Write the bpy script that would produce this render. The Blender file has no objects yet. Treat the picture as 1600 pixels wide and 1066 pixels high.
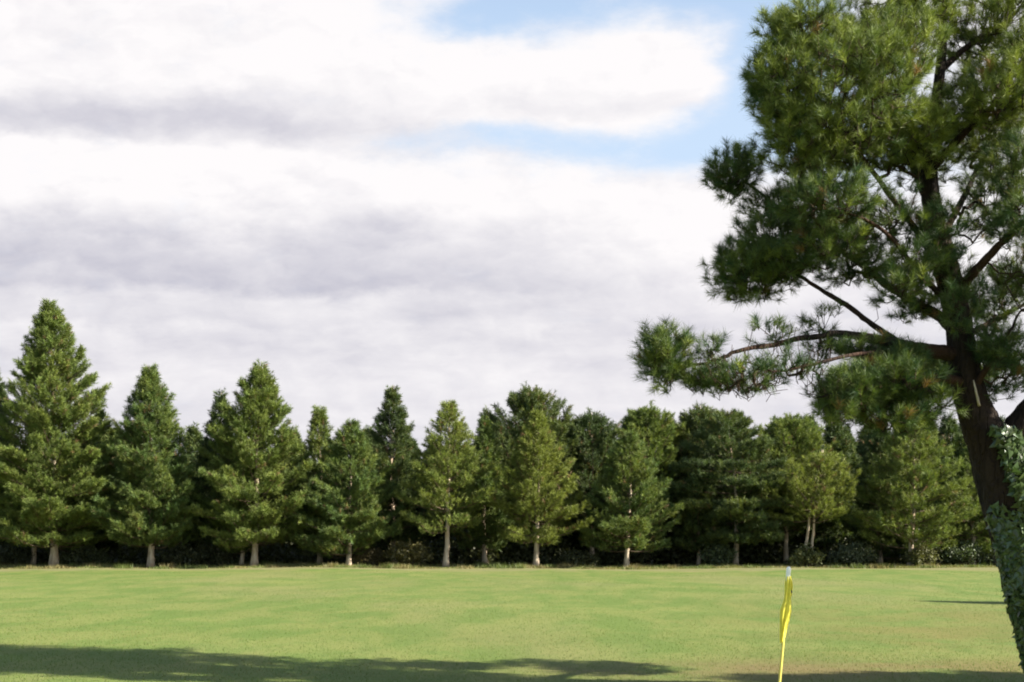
import bpy, math, random
import numpy as np
from mathutils import Vector

# ------------------------------------------------------------------ camera, sky, sun, exposure
C = bpy.context.scene
COL = C.collection
F_PX, CX, HORIZON, CAM_H = 1931.0, 800.0, 837.0, 1.7      # focal length, optical axis and eye level of the photograph

cam_data = bpy.data.cameras.new('camera')
cam_data.sensor_width = 36.0
cam_data.lens = 36.0 * F_PX / 1600.0
cam_data.shift_y = (HORIZON - 533.0) / 1600.0
cam_data.clip_start, cam_data.clip_end = 0.1, 9000.0
cam = bpy.data.objects.new('camera', cam_data)
COL.objects.link(cam)
cam.location = (0, 0, CAM_H)
cam.rotation_euler = (math.radians(90), 0, 0)
C.camera = cam

SUN_EL, SUN_AZ, EXPOSURE = 30.0, 17.0, 1.85           # azimuth: degrees behind the camera's right hand
el, az = math.radians(SUN_EL), math.radians(SUN_AZ)
SUN_DIR = Vector((math.cos(el) * math.cos(az), -math.cos(el) * math.sin(az), math.sin(el)))
sun_data = bpy.data.lights.new('sun', 'SUN')
sun_data.energy = 5.0
sun_data.angle = math.radians(0.53)
sun_data.color = (1.0, 0.93, 0.80)
sun = bpy.data.objects.new('sun', sun_data)
COL.objects.link(sun)
sun.rotation_euler = SUN_DIR.to_track_quat('Z', 'Y').to_euler()
sun.location = (60, -15, 40)

C.view_settings.view_transform = 'Standard'
C.view_settings.look = 'None'
C.view_settings.gamma = 1.0
C.view_settings.exposure = EXPOSURE
C.view_settings.use_curve_mapping = False
C.render.engine = 'CYCLES'
C.cycles.pixel_filter_type = 'GAUSSIAN'
C.cycles.filter_width = 2.2
C.cycles.max_bounces = 6
C.cycles.diffuse_bounces = 3
C.cycles.transmission_bounces = 4
C.cycles.use_denoising = True


class Nodes:
    """small helper to write node trees as expressions"""
    def __init__(self, tree):
        self.t = tree
        self.n = tree.nodes
        self.l = tree.links

    def put(self, sock, v):
        if isinstance(v, bpy.types.NodeSocket):
            self.l.new(v, sock)
        else:
            sock.default_value = v

    def math(self, op, a, b=None, c=None, clamp=False):
        m = self.n.new('ShaderNodeMath')
        m.operation = op
        m.use_clamp = clamp
        self.put(m.inputs[0], a)
        if b is not None:
            self.put(m.inputs[1], b)
        if c is not None:
            self.put(m.inputs[2], c)
        return m.outputs[0]

    def noise(self, vec, scale, detail=4, rough=0.55, dist=0.0, dim='3D'):
        m = self.n.new('ShaderNodeTexNoise')
        m.noise_dimensions = dim
        if vec is not None:
            self.l.new(vec, m.inputs['Vector'])
        m.inputs['Scale'].default_value = scale
        m.inputs['Detail'].default_value = detail
        m.inputs['Roughness'].default_value = rough
        m.inputs['Distortion'].default_value = dist
        return m.outputs['Fac']

    def mapr(self, v, a, b, c=0.0, d=1.0, smooth=True):
        m = self.n.new('ShaderNodeMapRange')
        m.interpolation_type = 'SMOOTHSTEP' if smooth else 'LINEAR'
        self.put(m.inputs['Value'], v)
        for k, x in (('From Min', a), ('From Max', b), ('To Min', c), ('To Max', d)):
            self.put(m.inputs[k], x)
        return m.outputs['Result']

    def mix(self, f, a, b, blend='MIX'):
        m = self.n.new('ShaderNodeMix')
        m.data_type = 'RGBA'
        m.blend_type = blend
        self.put(m.inputs['Factor'], f)
        for s, v in ((m.inputs['A'], a), (m.inputs['B'], b)):
            pass
        self.put(m.inputs[6], a)
        self.put(m.inputs[7], b)
        return m.outputs[2]

    def comb(self, x, y, z):
        m = self.n.new('ShaderNodeCombineXYZ')
        for i, v in enumerate((x, y, z)):
            self.put(m.inputs[i], v)
        return m.outputs[0]

    def sep(self, v):
        m = self.n.new('ShaderNodeSeparateXYZ')
        self.l.new(v, m.inputs[0])
        return m.outputs


def srgb(r, g, b):
    def f(c):
        c /= 255.0
        return c / 12.92 if c <= 0.04045 else ((c + 0.055) / 1.055) ** 2.4
    return (f(r), f(g), f(b), 1.0)


def build_world():
    w = bpy.data.worlds.new('World')
    C.world = w
    w.use_nodes = True
    N = Nodes(w.node_tree)
    N.n.clear()
    out = N.n.new('ShaderNodeOutputWorld')
    sky = N.n.new('ShaderNodeTexSky')
    sky.sky_type = 'NISHITA'
    sky.sun_disc = False
    sky.sun_elevation = el
    sky.sun_rotation = math.atan2(SUN_DIR.x, SUN_DIR.y)
    sky.altitude = 50
    sky.air_density, sky.dust_density, sky.ozone_density = 1.0, 0.6, 1.0
    bg_sky = N.n.new('ShaderNodeBackground')
    N.l.new(sky.outputs[0], bg_sky.inputs[0])
    bg_sky.inputs[1].default_value = 0.065
    tc = N.n.new('ShaderNodeTexCoord')
    d = N.sep(tc.outputs['Generated'])
    # clouds are laid out by bearing and height above the horizon, looking north
    y = N.math('MAXIMUM', d[1], 0.06)
    u0 = N.math('DIVIDE', d[0], y)
    v0 = N.math('DIVIDE', d[2], y)
    P0 = N.comb(u0, N.math('MULTIPLY', v0, 2.0), 0.0)
    w1 = N.math('SUBTRACT', N.noise(P0, 9.0, 5, 0.6), 0.5)
    P1 = N.comb(N.math('ADD', u0, 7.3), N.math('MULTIPLY', v0, 2.0), 3.1)
    w2 = N.math('SUBTRACT', N.noise(P1, 9.0, 5, 0.6), 0.5)
    u = N.math('MULTIPLY_ADD', w1, 0.085, u0)
    v = N.math('MULTIPLY_ADD', w2, 0.048, v0)

    def blob(px, py, rx, ry, amp):
        """soft patch given in the photograph's degrees: amp * exp(-r^2)"""
        cu, cv = (px - CX) / F_PX, (HORIZON - py) / F_PX
        a = N.math('MULTIPLY', N.math('SUBTRACT', u, cu), F_PX / rx)
        b = N.math('MULTIPLY', N.math('SUBTRACT', v, cv), F_PX / ry)
        r2 = N.math('ADD', N.math('MULTIPLY', a, a), N.math('MULTIPLY', b, b))
        return N.math('MULTIPLY', N.math('EXPONENT', N.math('MULTIPLY', r2, -1.0)), amp)

    def total(blobs):
        s = 0.0
        for b in blobs:
            s = N.math('ADD', blob(*b), s)
        return s

    fine = N.noise(P0, 16.0, 7, 0.62)
    streak = N.noise(N.comb(u0, N.math('MULTIPLY', v0, 5.0), 1.7), 6.0, 6, 0.6)
    # blue openings
    blue = total([(930, -60, 260, 120, 1.25), (760, 20, 90, 45, 0.5), (1210, 40, 120, 150, 1.0), (1330, 200, 190, 120, 0.8),
                  (960, 235, 230, 42, 0.85), (1130, 200, 90, 60, 0.5), (730, 218, 150, 26, 0.5),
                  (1030, 105, 80, 55, -0.9), (800, 130, 150, 60, -0.5), (1000, 330, 300, 50, -0.4)])
    blue = N.mapr(N.math('ADD', blue, N.math('MULTIPLY', N.math('SUBTRACT', fine, 0.5), 1.0)), 0.04, 1.05)
    # open sky high overhead and behind the viewer, with loose cloud in it
    gen = N.noise(tc.outputs['Generated'], 3.2, 6, 0.6)
    high = N.math('MULTIPLY', N.mapr(d[2], 0.41, 0.52), N.mapr(gen, 0.50, 0.62, 1.0, 0.35))
    back = N.math('MULTIPLY', N.mapr(d[1], 0.80, 0.50), N.mapr(gen, 0.50, 0.62, 1.0, 0.3))
    blue = N.math('MAXIMUM', blue, N.math('MAXIMUM', high, back))
    # upper bank: grey underside along its foot
    up = N.math('MULTIPLY_ADD', u0, F_PX, CX)                 # in the photograph's own scale
    vp = N.math('MULTIPLY_ADD', v0, -F_PX, HORIZON)
    nf = N.math('SUBTRACT', fine, 0.5)
    # relief of the billows: how the cloud body rises or falls towards the light at the upper right
    Pw = N.comb(u, N.math('MULTIPLY', v, 1.7), 0.4)
    Pl = N.comb(N.math('ADD', u, 0.016), N.math('MULTIPLY_ADD', v, 1.7, 0.030), 0.4)
    relief = N.math('SUBTRACT', N.noise(Pl, 8.0, 5, 0.55), N.noise(Pw, 8.0, 5, 0.55))
    Pl2 = N.comb(N.math('ADD', u, 0.006), N.math('MULTIPLY_ADD', v, 1.7, 0.011), 0.4)
    relief = N.math('ADD', relief, N.math('MULTIPLY', N.math('SUBTRACT', N.noise(Pl2, 21.0, 4, 0.5), N.noise(Pw, 21.0, 4, 0.5)), 0.7))
    ns = N.math('SUBTRACT', streak, 0.5)
    g1 = total([(110, 178, 330, 36, 0.72), (470, 200, 230, 24, 0.40), (330, 45, 130, 18, 0.16), (90, 60, 140, 40, 0.10), (860, 165, 240, 26, 0.22),
                (1010, 90, 50, 26, 0.12), (620, 120, 70, 22, 0.06), (640, 240, 260, 26, 0.22)])
    g1 = N.math('ADD', N.math('MULTIPLY', nf, 0.34), g1)
    grey = N.math('ADD', g1, 0.03)

    def bank(grey, top, slope, bow, rag, edge, shade):
        """a farther bank of cloud: bright ragged top edge, darker towards its foot"""
        x = N.math('MAXIMUM', N.math('SUBTRACT', up, 150.0), 0.0)
        t = N.math('MULTIPLY_ADD', up, slope, top)
        t = N.math('MULTIPLY_ADD', N.math('MULTIPLY', x, x), bow, t)
        t = N.math('MULTIPLY_ADD', w1, rag * 2.2, t)
        t = N.math('MULTIPLY_ADD', nf, rag, t)
        depth = N.math('SUBTRACT', vp, t)
        return N.mix(N.mapr(depth, 0.0, edge), grey, shade(depth))

    def shade2(dp):
        dp = N.math('MULTIPLY_ADD', w2, 190.0, dp)
        f = N.mapr(dp, 55.0, 205.0)
        lim = N.math('ADD', N.mapr(up, 420.0, 1150.0, 0.82, 0.50), N.math('MULTIPLY', nf, 0.25))
        return N.math('ADD', N.math('MULTIPLY', f, lim), N.math('MULTIPLY', nf, 0.22))

    def flat_shade(a, b, h, amp):
        def f(dp):
            return N.math('ADD', N.mapr(dp, 0.0, h, a, b), N.math('ADD', N.math('MULTIPLY', ns, amp), N.math('MULTIPLY', nf, amp * 0.5)))
        return f

    grey = bank(grey, 212.0, 0.0, 8.0e-5, 46.0, 26.0, shade2)
    grey = bank(grey, 432.0, 0.02, 0.0, 44.0, 30.0, flat_shade(0.36, 0.58, 70.0, 0.85))
    grey = bank(grey, 500.0, -0.01, 0.0, 46.0, 34.0, flat_shade(0.34, 0.50, 60.0, 0.85))
    grey = bank(grey, 570.0, 0.0, 0.0, 30.0, 40.0, flat_shade(0.36, 0.44, 60.0, 0.7))
    grey = N.math('MULTIPLY_ADD', relief, 0.75, grey)
    grey = N.mapr(grey, 0.04, 1.04, smooth=False)
    k = 2.0 ** -EXPOSURE
    white, dark = srgb(255, 252, 253), srgb(198, 197, 210)
    col = N.mix(grey, tuple(c * 1.0 for c in white[:3]) + (1,), dark)
    bg_c = N.n.new('ShaderNodeBackground')
    N.l.new(col, bg_c.inputs[0])
    bg_c.inputs[1].default_value = k
    # thin high veil that pales the blue
    veil = N.n.new('ShaderNodeBackground')
    veil.inputs[0].default_value = srgb(210, 231, 255)
    veil.inputs[1].default_value = k
    m0 = N.n.new('ShaderNodeMixShader')
    N.l.new(N.math('MULTIPLY', N.mapr(d[1], 0.3, 0.6, 0.15, 1.0), N.mapr(v0, 0.62, 0.30, 0.14, 0.87)), m0.inputs[0])
    N.l.new(bg_sky.outputs[0], m0.inputs[1])
    N.l.new(veil.outputs[0], m0.inputs[2])
    m1 = N.n.new('ShaderNodeMixShader')
    N.l.new(blue, m1.inputs[0])
    N.l.new(bg_c.outputs[0], m1.inputs[1])
    N.l.new(m0.outputs[0], m1.inputs[2])
    N.l.new(m1.outputs[0], out.inputs[0])


build_world()

# ------------------------------------------------------------------ helpers

def W(px, py, Y):
    """point seen in the direction of (px, py) at Y metres ahead"""
    return np.array([(px - CX) * Y / F_PX, Y, CAM_H - (py - HORIZON) * Y / F_PX])


def link(o, parent=None):
    COL.objects.link(o)
    if parent is not None:
        o.parent = parent
    return o


def mesh_obj(name, V, faces, mat, parent=None, tint=None, smooth=False):
    """V (n,3); faces: list of int arrays, each (m,k)"""
    V = np.asarray(V, np.float32)
    me = bpy.data.meshes.new(name)
    me.vertices.add(len(V))
    me.vertices.foreach_set('co', V.ravel())
    idx = np.concatenate([np.asarray(f, np.int32).ravel() for f in faces])
    cnt = np.concatenate([np.full(len(f), np.asarray(f).shape[1], np.int32) for f in faces])
    start = np.concatenate([[0], np.cumsum(cnt)[:-1]]).astype(np.int32)
    me.loops.add(len(idx))
    me.loops.foreach_set('vertex_index', idx)
    me.polygons.add(len(cnt))
    me.polygons.foreach_set('loop_start', start)
    if smooth:
        me.polygons.foreach_set('use_smooth', np.ones(len(cnt), bool))
    if tint is not None:
        at = me.attributes.new('tint', 'FLOAT_COLOR', 'POINT')
        t4 = np.ones((len(V), 4), np.float32)
        t4[:, :3] = tint
        at.data.foreach_set('color', t4.ravel())
    me.update(calc_edges=True)
    me.materials.append(mat)
    return link(bpy.data.objects.new(name, me), parent)


def thing(name, label, cat, loc=(0, 0, 0), group=None):
    o = bpy.data.objects.new(name, None)
    o.empty_display_size = 0.3
    link(o)
    o.location = loc
    o['label'], o['category'] = label, cat
    if group:
        o['group'] = group
    return o


def unit(a):
    return a / np.maximum(np.linalg.norm(a, axis=-1, keepdims=True), 1e-9)


def frames(d):
    """two unit vectors perpendicular to each direction"""
    ref = np.where(np.abs(d[:, 2:3]) > 0.9, np.array([[1.0, 0, 0]]), np.array([[0, 0, 1.0]]))
    a = unit(np.cross(d, ref))
    return a, np.cross(d, a)


class Geo:
    def __init__(self):
        self.V, self.Q, self.T, self.n = [], [], [], 0

    def add(self, V, quads=None, tris=None):
        if quads is not None and len(quads):
            self.Q.append(np.asarray(quads) + self.n)
        if tris is not None and len(tris):
            self.T.append(np.asarray(tris) + self.n)
        self.V.append(np.asarray(V))
        self.n += len(V)

    def tube(self, pts, rad, sides=8, rng=None, rough=0.0, cap=True):
        pts, rad = np.asarray(pts, float), np.asarray(rad, float)
        n = len(pts)
        d = unit(np.gradient(pts, axis=0))
        a = np.cross(d[0], [0.3, 0.2, 0.9] if abs(d[0][2]) < 0.85 else [1.0, 0.1, 0])
        a /= np.linalg.norm(a)
        ring = np.linspace(0, 2 * np.pi, sides, endpoint=False)
        V = []
        for i in range(n):
            a = a - d[i] * np.dot(a, d[i])
            a /= np.linalg.norm(a)
            b = np.cross(d[i], a)
            r = rad[i] * (1 + (rough * rng.normal(size=sides) if rough else 0))
            V.append(pts[i] + np.cos(ring)[:, None] * a * np.reshape(r, (-1, 1)) + np.sin(ring)[:, None] * b * np.reshape(r, (-1, 1)))
        V = np.concatenate(V)
        i, j = np.meshgrid(np.arange(n - 1), np.arange(sides), indexing='ij')
        j2 = (j + 1) % sides
        Q = np.stack([i * sides + j, i * sides + j2, (i + 1) * sides + j2, (i + 1) * sides + j], -1).reshape(-1, 4)
        T = None
        if cap:
            V = np.concatenate([V, pts[:1], pts[-1:]])
            jj = np.arange(sides)
            k = (jj + 1) % sides
            T = np.concatenate([np.stack([k, jj, np.full(sides, n * sides)], -1),
                                np.stack([(n - 1) * sides + jj, (n - 1) * sides + k, np.full(sides, n * sides + 1)], -1)])
        self.add(V, Q, T)

    def sticks(self, A, B, ra, rb, sides=3):
        """many thin straight pieces at once"""
        A, B = np.asarray(A), np.asarray(B)
        d = unit(B - A)
        a, b = frames(d)
        m = len(A)
        ring = np.linspace(0, 2 * np.pi, sides, endpoint=False)
        off = np.cos(ring)[None, :, None] * a[:, None] + np.sin(ring)[None, :, None] * b[:, None]
        V = np.concatenate([A[:, None] + off * np.reshape(ra, (-1, 1, 1)), B[:, None] + off * np.reshape(rb, (-1, 1, 1))], 1).reshape(-1, 3)
        j = np.arange(sides)
        q = np.stack([j, (j + 1) % sides, (j + 1) % sides + sides, j + sides], -1)
        Q = (np.arange(m)[:, None, None] * 2 * sides + q[None]).reshape(-1, 4)
        self.add(V, Q)

    def obj(self, name, mat, parent=None, smooth=True):
        faces = []
        if self.Q:
            faces.append(np.concatenate(self.Q))
        if self.T:
            faces.append(np.concatenate(self.T))
        return mesh_obj(name, np.concatenate(self.V), faces, mat, parent, smooth=smooth)


def smooth_path(pts, step=6):
    """Catmull-Rom through rows of any width"""
    p = np.asarray(pts, float)
    p = np.vstack([2 * p[0] - p[1], p, 2 * p[-1] - p[-2]])
    out = []
    for i in range(1, len(p) - 2):
        for t in np.linspace(0, 1, step, endpoint=False):
            a, b, c, d = p[i - 1], p[i], p[i + 1], p[i + 2]
            out.append(0.5 * (2 * b + (c - a) * t + (2 * a - 5 * b + 4 * c - d) * t * t + (3 * b - a - 3 * c + d) * t ** 3))
    out.append(p[-2])
    return np.array(out)


def needles(rng, P, D, K, L, length, width, spread=0.75):
    """K narrow blades round each shoot: P tip-side base of the shoot, D its direction, L its leafy length. Returns V (3 per blade)"""
    m = len(P)
    s = rng.random((m, K)) * np.reshape(L, (-1, 1))
    a, b = frames(D)
    ph = rng.random((m, K)) * 2 * np.pi
    rad = np.cos(ph)[..., None] * a[:, None] + np.sin(ph)[..., None] * b[:, None]
    sp = spread * (0.55 + 0.7 * rng.random((m, K)))
    nd = unit(D[:, None] * (1 - 0.45 * sp)[..., None] + rad * sp[..., None] + rng.normal(size=(m, K, 3)) * 0.12)
    base = P[:, None] + D[:, None] * s[..., None]
    ln = length * (0.7 + 0.6 * rng.random((m, K)))[..., None]
    side = unit(np.cross(nd, rng.normal(size=(m, K, 3)))) * (width * (0.7 + 0.6 * rng.random((m, K))))[..., None] * 0.5
    V = np.stack([base - side, base + side, base + nd * ln], 2)
    return V.reshape(-1, 3)


def tri_faces(n):
    return [np.arange(n, dtype=np.int32).reshape(-1, 3)]


# ------------------------------------------------------------------ materials

def new_mat(name):
    m = bpy.data.materials.new(name)
    m.use_nodes = True
    N = Nodes(m.node_tree)
    return m, N, N.n['Principled BSDF'], N.n['Material Output']


def leaf_mat(name, rough=0.55, spec=0.3, trans=0.30, warm=(1.25, 1.3, 0.55)):
    m, N, p, out = new_mat(name)
    a = N.n.new('ShaderNodeAttribute')
    a.attribute_name = 'tint'
    p.inputs['Roughness'].default_value = rough
    p.inputs['Specular IOR Level'].default_value = spec
    N.l.new(a.outputs['Color'], p.inputs['Base Color'])
    t = N.n.new('ShaderNodeBsdfTranslucent')
    N.l.new(N.mix(1.0, a.outputs['Color'], (*warm, 1), 'MULTIPLY'), t.inputs[0])
    mx = N.n.new('ShaderNodeMixShader')
    mx.inputs[0].default_value = trans
    N.l.new(p.outputs[0], mx.inputs[1])
    N.l.new(t.outputs[0], mx.inputs[2])
    N.l.new(mx.outputs[0], out.inputs[0])
    return m


def bark_mat(name, c1, c2, c3, scale=8.0, bump=0.6, stretch=0.22):
    m, N, p, out = new_mat(name)
    tc = N.n.new('ShaderNodeTexCoord')
    mp = N.n.new('ShaderNodeMapping')
    mp.inputs['Scale'].default_value = (1, 1, stretch)
    N.l.new(tc.outputs['Object'], mp.inputs[0])
    n1 = N.noise(mp.outputs[0], scale, 6, 0.65, 0.6)
    n2 = N.noise(tc.outputs['Object'], 1.3, 3, 0.5)
    vo = N.n.new('ShaderNodeTexVoronoi')
    vo.feature = 'DISTANCE_TO_EDGE'
    vo.inputs['Scale'].default_value = scale * 1.3
    N.l.new(mp.outputs[0], vo.inputs['Vector'])
    crack = N.mapr(vo.outputs['Distance'], 0.0, 0.18)
    col = N.mix(N.mapr(n1, 0.35, 0.65), c1, c2)
    col = N.mix(N.mapr(n2, 0.40, 0.62), col, N.mix(0.6, col, c3))
    N.l.new(col, p.inputs['Base Color'])
    p.inputs['Roughness'].default_value = 0.9
    p.inputs['Specular IOR Level'].default_value = 0.15
    b = N.n.new('ShaderNodeBump')
    b.inputs['Strength'].default_value = bump
    b.inputs['Distance'].default_value = 0.03
    N.l.new(N.math('ADD', N.math('MULTIPLY', crack, 0.7), n1), b.inputs['Height'])
    N.l.new(b.outputs[0], p.inputs['Normal'])
    return m


M_NEEDLE = leaf_mat('pine_needles', 0.55, 0.22, 0.20)
M_FAR = leaf_mat('conifer_needles', 0.6, 0.25, 0.25)
M_LEAF = leaf_mat('shrub_leaves', 0.5, 0.35, 0.25)
M_IVY = leaf_mat('ivy_leaves', 0.35, 0.5, 0.15)
M_BLADE = leaf_mat('grass_blades', 0.55, 0.25, 0.35, (1.1, 1.15, 0.6))
M_BARK = bark_mat('pine_bark', (0.009, 0.007, 0.006, 1), (0.028, 0.021, 0.016, 1), (0.032, 0.020, 0.014, 1), 9.0, 1.0)
M_TWIG = bark_mat('twig_bark', (0.02, 0.015, 0.012, 1), (0.045, 0.032, 0.024, 1), (0.06, 0.04, 0.025, 1), 20.0, 0.3)
M_LIMB = bark_mat('limb_bark', (0.012, 0.009, 0.008, 1), (0.032, 0.022, 0.017, 1), (0.06, 0.03, 0.018, 1), 14.0, 0.5)
M_PALE = bark_mat('bare_wood', (0.34, 0.29, 0.24, 1), (0.50, 0.45, 0.38, 1), (0.42, 0.34, 0.27, 1), 14.0, 0.3)
M_TRUNK = bark_mat('conifer_bark', (0.28, 0.22, 0.16, 1), (0.50, 0.42, 0.32, 1), (0.38, 0.27, 0.18, 1), 7.0, 0.5)
M_BOUGH = bark_mat('bough_bark', (0.06, 0.048, 0.034, 1), (0.13, 0.10, 0.07, 1), (0.11, 0.075, 0.045, 1), 7.0, 0.3)


def ground_z(x, y):
    x, y = np.asarray(x, float), np.asarray(y, float)
    z = 0.05 * np.sin(x * 0.21 + 0.6) * np.sin(y * 0.17 + 1.1) + 0.03 * np.sin(x * 0.53 + y * 0.31)
    return z * np.clip((y - 6) / 8.0, 0, 1)


def build_ground():
    m, N, p, out = new_mat('lawn')
    tc = N.n.new('ShaderNodeTexCoord')
    P = tc.outputs['Object']
    s = N.sep(P)
    flat = N.comb(s[0], N.math('MULTIPLY', s[1], 0.42), 0.0)
    big = N.noise(flat, 0.16, 4, 0.55, 0.4)
    mid = N.noise(flat, 0.75, 5, 0.65, 0.3)
    wide = N.noise(N.comb(s[0], N.math('MULTIPLY', s[1], 1.3), 2.0), 0.45, 5, 0.6)
    fine = N.noise(P, 7.0, 6, 0.75)
    tiny = N.noise(P, 55.0, 3, 0.8)
    # mown green, lusher green, dry straw, bare brownish turf
    col = N.mix(N.mapr(mid, 0.40, 0.60), (0.097, 0.141, 0.031, 1), (0.141, 0.164, 0.045, 1))
    col = N.mix(N.mapr(big, 0.46, 0.66, 0.0, 0.65), col, (0.166, 0.163, 0.062, 1))
    # faint mown stripes running across the view
    stripe = N.math('SINE', N.math('MULTIPLY_ADD', s[1], 1.15, N.math('MULTIPLY_ADD', big, 5.0, N.math('MULTIPLY', s[0], 0.10))))
    col = N.mix(N.mapr(stripe, -0.9, 0.9, 0.0, 0.20), col, N.mix(1.0, col, (0.72, 0.80, 0.66, 1), 'MULTIPLY'))
    # a dry worn patch round the hole, and drier turf over to the right
    dx = N.math('MULTIPLY', N.math('SUBTRACT', s[0], 4.2), 0.22)
    dy = N.math('MULTIPLY', N.math('SUBTRACT', s[1], 15.9), 0.85)
    r2 = N.math('ADD', N.math('MULTIPLY', dx, dx), N.math('MULTIPLY', dy, dy))
    worn = N.math('MULTIPLY', N.math('EXPONENT', N.math('MULTIPLY', r2, -1.0)), N.mapr(wide, 0.30, 0.60))
    col = N.mix(N.math('MULTIPLY', worn, 0.9), col, (0.148, 0.110, 0.051, 1))
    dryr = N.math('MULTIPLY', N.mapr(s[0], 1.5, 8.0), N.mapr(s[1], 36.0, 22.0))
    col = N.mix(N.math('MULTIPLY', N.math('MULTIPLY', dryr, N.mapr(wide, 0.35, 0.62)), 0.7), col, (0.144, 0.124, 0.039, 1))
    # uncut, bleached margin in front of the trees and leaf litter under them
    edge = N.math('ADD', s[1], N.math('MULTIPLY', N.math('SUBTRACT', wide, 0.5), 14.0))
    rim = N.math('MULTIPLY', N.mapr(edge, 59.0, 62.0), N.mapr(edge, 67.5, 65.5))
    col = N.mix(N.math('MULTIPLY', rim, 0.7), col, (0.181, 0.163, 0.083, 1))
    col = N.mix(N.mapr(edge, 66.0, 68.5), col, (0.065, 0.050, 0.028, 1))
    col = N.mix(N.mapr(fine, 0.30, 0.70, 0.0, 0.30), col, N.mix(1.0, col, (0.5, 0.6, 0.45, 1), 'MULTIPLY'))
    col = N.mix(N.mapr(tiny, 0.35, 0.7, 0.0, 0.2), col, N.mix(1.0, col, (1.25, 1.2, 1.15, 1), 'MULTIPLY'))
    N.l.new(col, p.inputs['Base Color'])
    p.inputs['Roughness'].default_value = 0.85
    p.inputs['Specular IOR Level'].default_value = 0.15
    b = N.n.new('ShaderNodeBump')
    b.inputs['Strength'].default_value = 0.5
    b.inputs['Distance'].default_value = 0.05
    N.l.new(N.math('ADD', N.math('MULTIPLY', tiny, 0.5), fine), b.inputs['Height'])
    N.l.new(b.outputs[0], p.inputs['Normal'])
    xs = np.concatenate([[-4000, -1500, -600, -250, -120], np.arange(-70, 70.1, 1.0), [120, 250, 600, 1500, 4000]])
    ys = np.concatenate([[-2500, -800, -250, -80, -30, -10, 0], np.arange(4, 110.1, 1.0), [130, 180, 300, 700, 2000, 5000]])
    X, Y = np.meshgrid(xs, ys, indexing='ij')
    V = np.stack([X, Y, ground_z(X, Y) * (np.abs(X) < 71) * (Y < 111)], -1).reshape(-1, 3)
    ny = len(ys)
    i, j = np.meshgrid(np.arange(len(xs) - 1), np.arange(ny - 1), indexing='ij')
    Q = np.stack([i * ny + j, (i + 1) * ny + j, (i + 1) * ny + j + 1, i * ny + j + 1], -1).reshape(-1, 4)
    g = mesh_obj('ground', V, [Q], m, smooth=True)
    g['kind'] = 'structure'
    g['label'] = 'flat mown golf course lawn, sunlit with dry patches'


build_ground()


def build_grass():
    rng = np.random.default_rng(5)

    def blades(X, Y, h, w, col, lean=0.5):
        n = len(X)
        base = np.stack([X, Y, ground_z(X, Y) - 0.004], -1)
        d = unit(np.stack([rng.normal(size=n) * lean, rng.normal(size=n) * lean, np.ones(n)], -1))
        side = unit(np.cross(d, rng.normal(size=(n, 3)))) * (w * (0.7 + 0.6 * rng.random(n)))[:, None] * 0.5
        V = np.stack([base - side, base + side, base + d * h[:, None]], 1).reshape(-1, 3)
        t = np.repeat(col, 3, axis=0)
        return V, t

    Vs, Ts = [], []
    # short turf nearest the viewer
    n = 420000
    Y = 8.5 + 50 * rng.random(n) ** 2.1
    X = (rng.random(n) - 0.5) * 2 * (0.47 * Y + 7.0)
    dry = (np.sin(X * 0.9 + 1.3) * np.sin(Y * 0.7) + 0.8 * rng.normal(size=n))[:, None] + 1.3 * np.exp(-((X - 3.3) * .3) ** 2 - ((Y - 15.9) * .8) ** 2)[:, None]
    g = np.array([0.086, 0.130, 0.024]) * (0.8 + 0.4 * rng.random((n, 1)))
    s = np.array([0.150, 0.134, 0.050]) * (0.7 + 0.5 * rng.random((n, 1)))
    V, t = blades(X, Y, 0.018 + 0.03 * rng.random(n) ** 2, 0.007, np.where(dry > 1.15, s, g))
    Vs.append(V), Ts.append(t)
    # rough uncut margin below the trees
    n = 60000
    Y = 64.2 + 4.5 * rng.random(n) ** 1.3
    X = (rng.random(n) - 0.5) * 70
    clump = 0.5 + 0.5 * np.sin(X * 1.9 + np.sin(X * 0.37) * 4) * np.sin(X * 0.71 + 2)
    h = (0.08 + 0.28 * rng.random(n) * clump) * np.clip((Y - 63.8) / 1.5, 0.35, 1)
    c = np.where(rng.random((n, 1)) < 0.5, np.array([[0.20, 0.18, 0.075]]), np.array([[0.12, 0.15, 0.04]])) * (0.7 + 0.6 * rng.random((n, 1)))
    V, t = blades(X, Y, h, 0.03, c, 0.35)
    Vs.append(V), Ts.append(t)
    n = 26000
    cx = (rng.random(260) - 0.5) * 70
    k = rng.integers(0, 260, n)
    X = cx[k] + rng.normal(size=n) * 0.22
    Y = 63.9 + 3.2 * rng.random(260)[k] ** 1.5 + rng.normal(size=n) * 0.2
    h = (0.10 + 0.30 * rng.random(260)[k] ** 2) * (0.5 + 0.6 * rng.random(n))
    c = np.where(rng.random((260, 1))[k] < 0.45, np.array([[0.19, 0.165, 0.07]]), np.array([[0.10, 0.13, 0.035]])) * (0.7 + 0.6 * rng.random((n, 1)))
    V, t = blades(X, Y, h, 0.03, c, 0.4)
    Vs.append(V), Ts.append(t)
    V = np.concatenate(Vs)
    o = mesh_obj('grass', V, tri_faces(len(V)), M_BLADE, tint=np.concatenate(Ts))
    o['kind'] = 'stuff'
    o['label'] = 'short green turf with taller dry grass along the foot of the trees'


build_grass()

# ------------------------------------------------------------------ conifers of the wood

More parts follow.
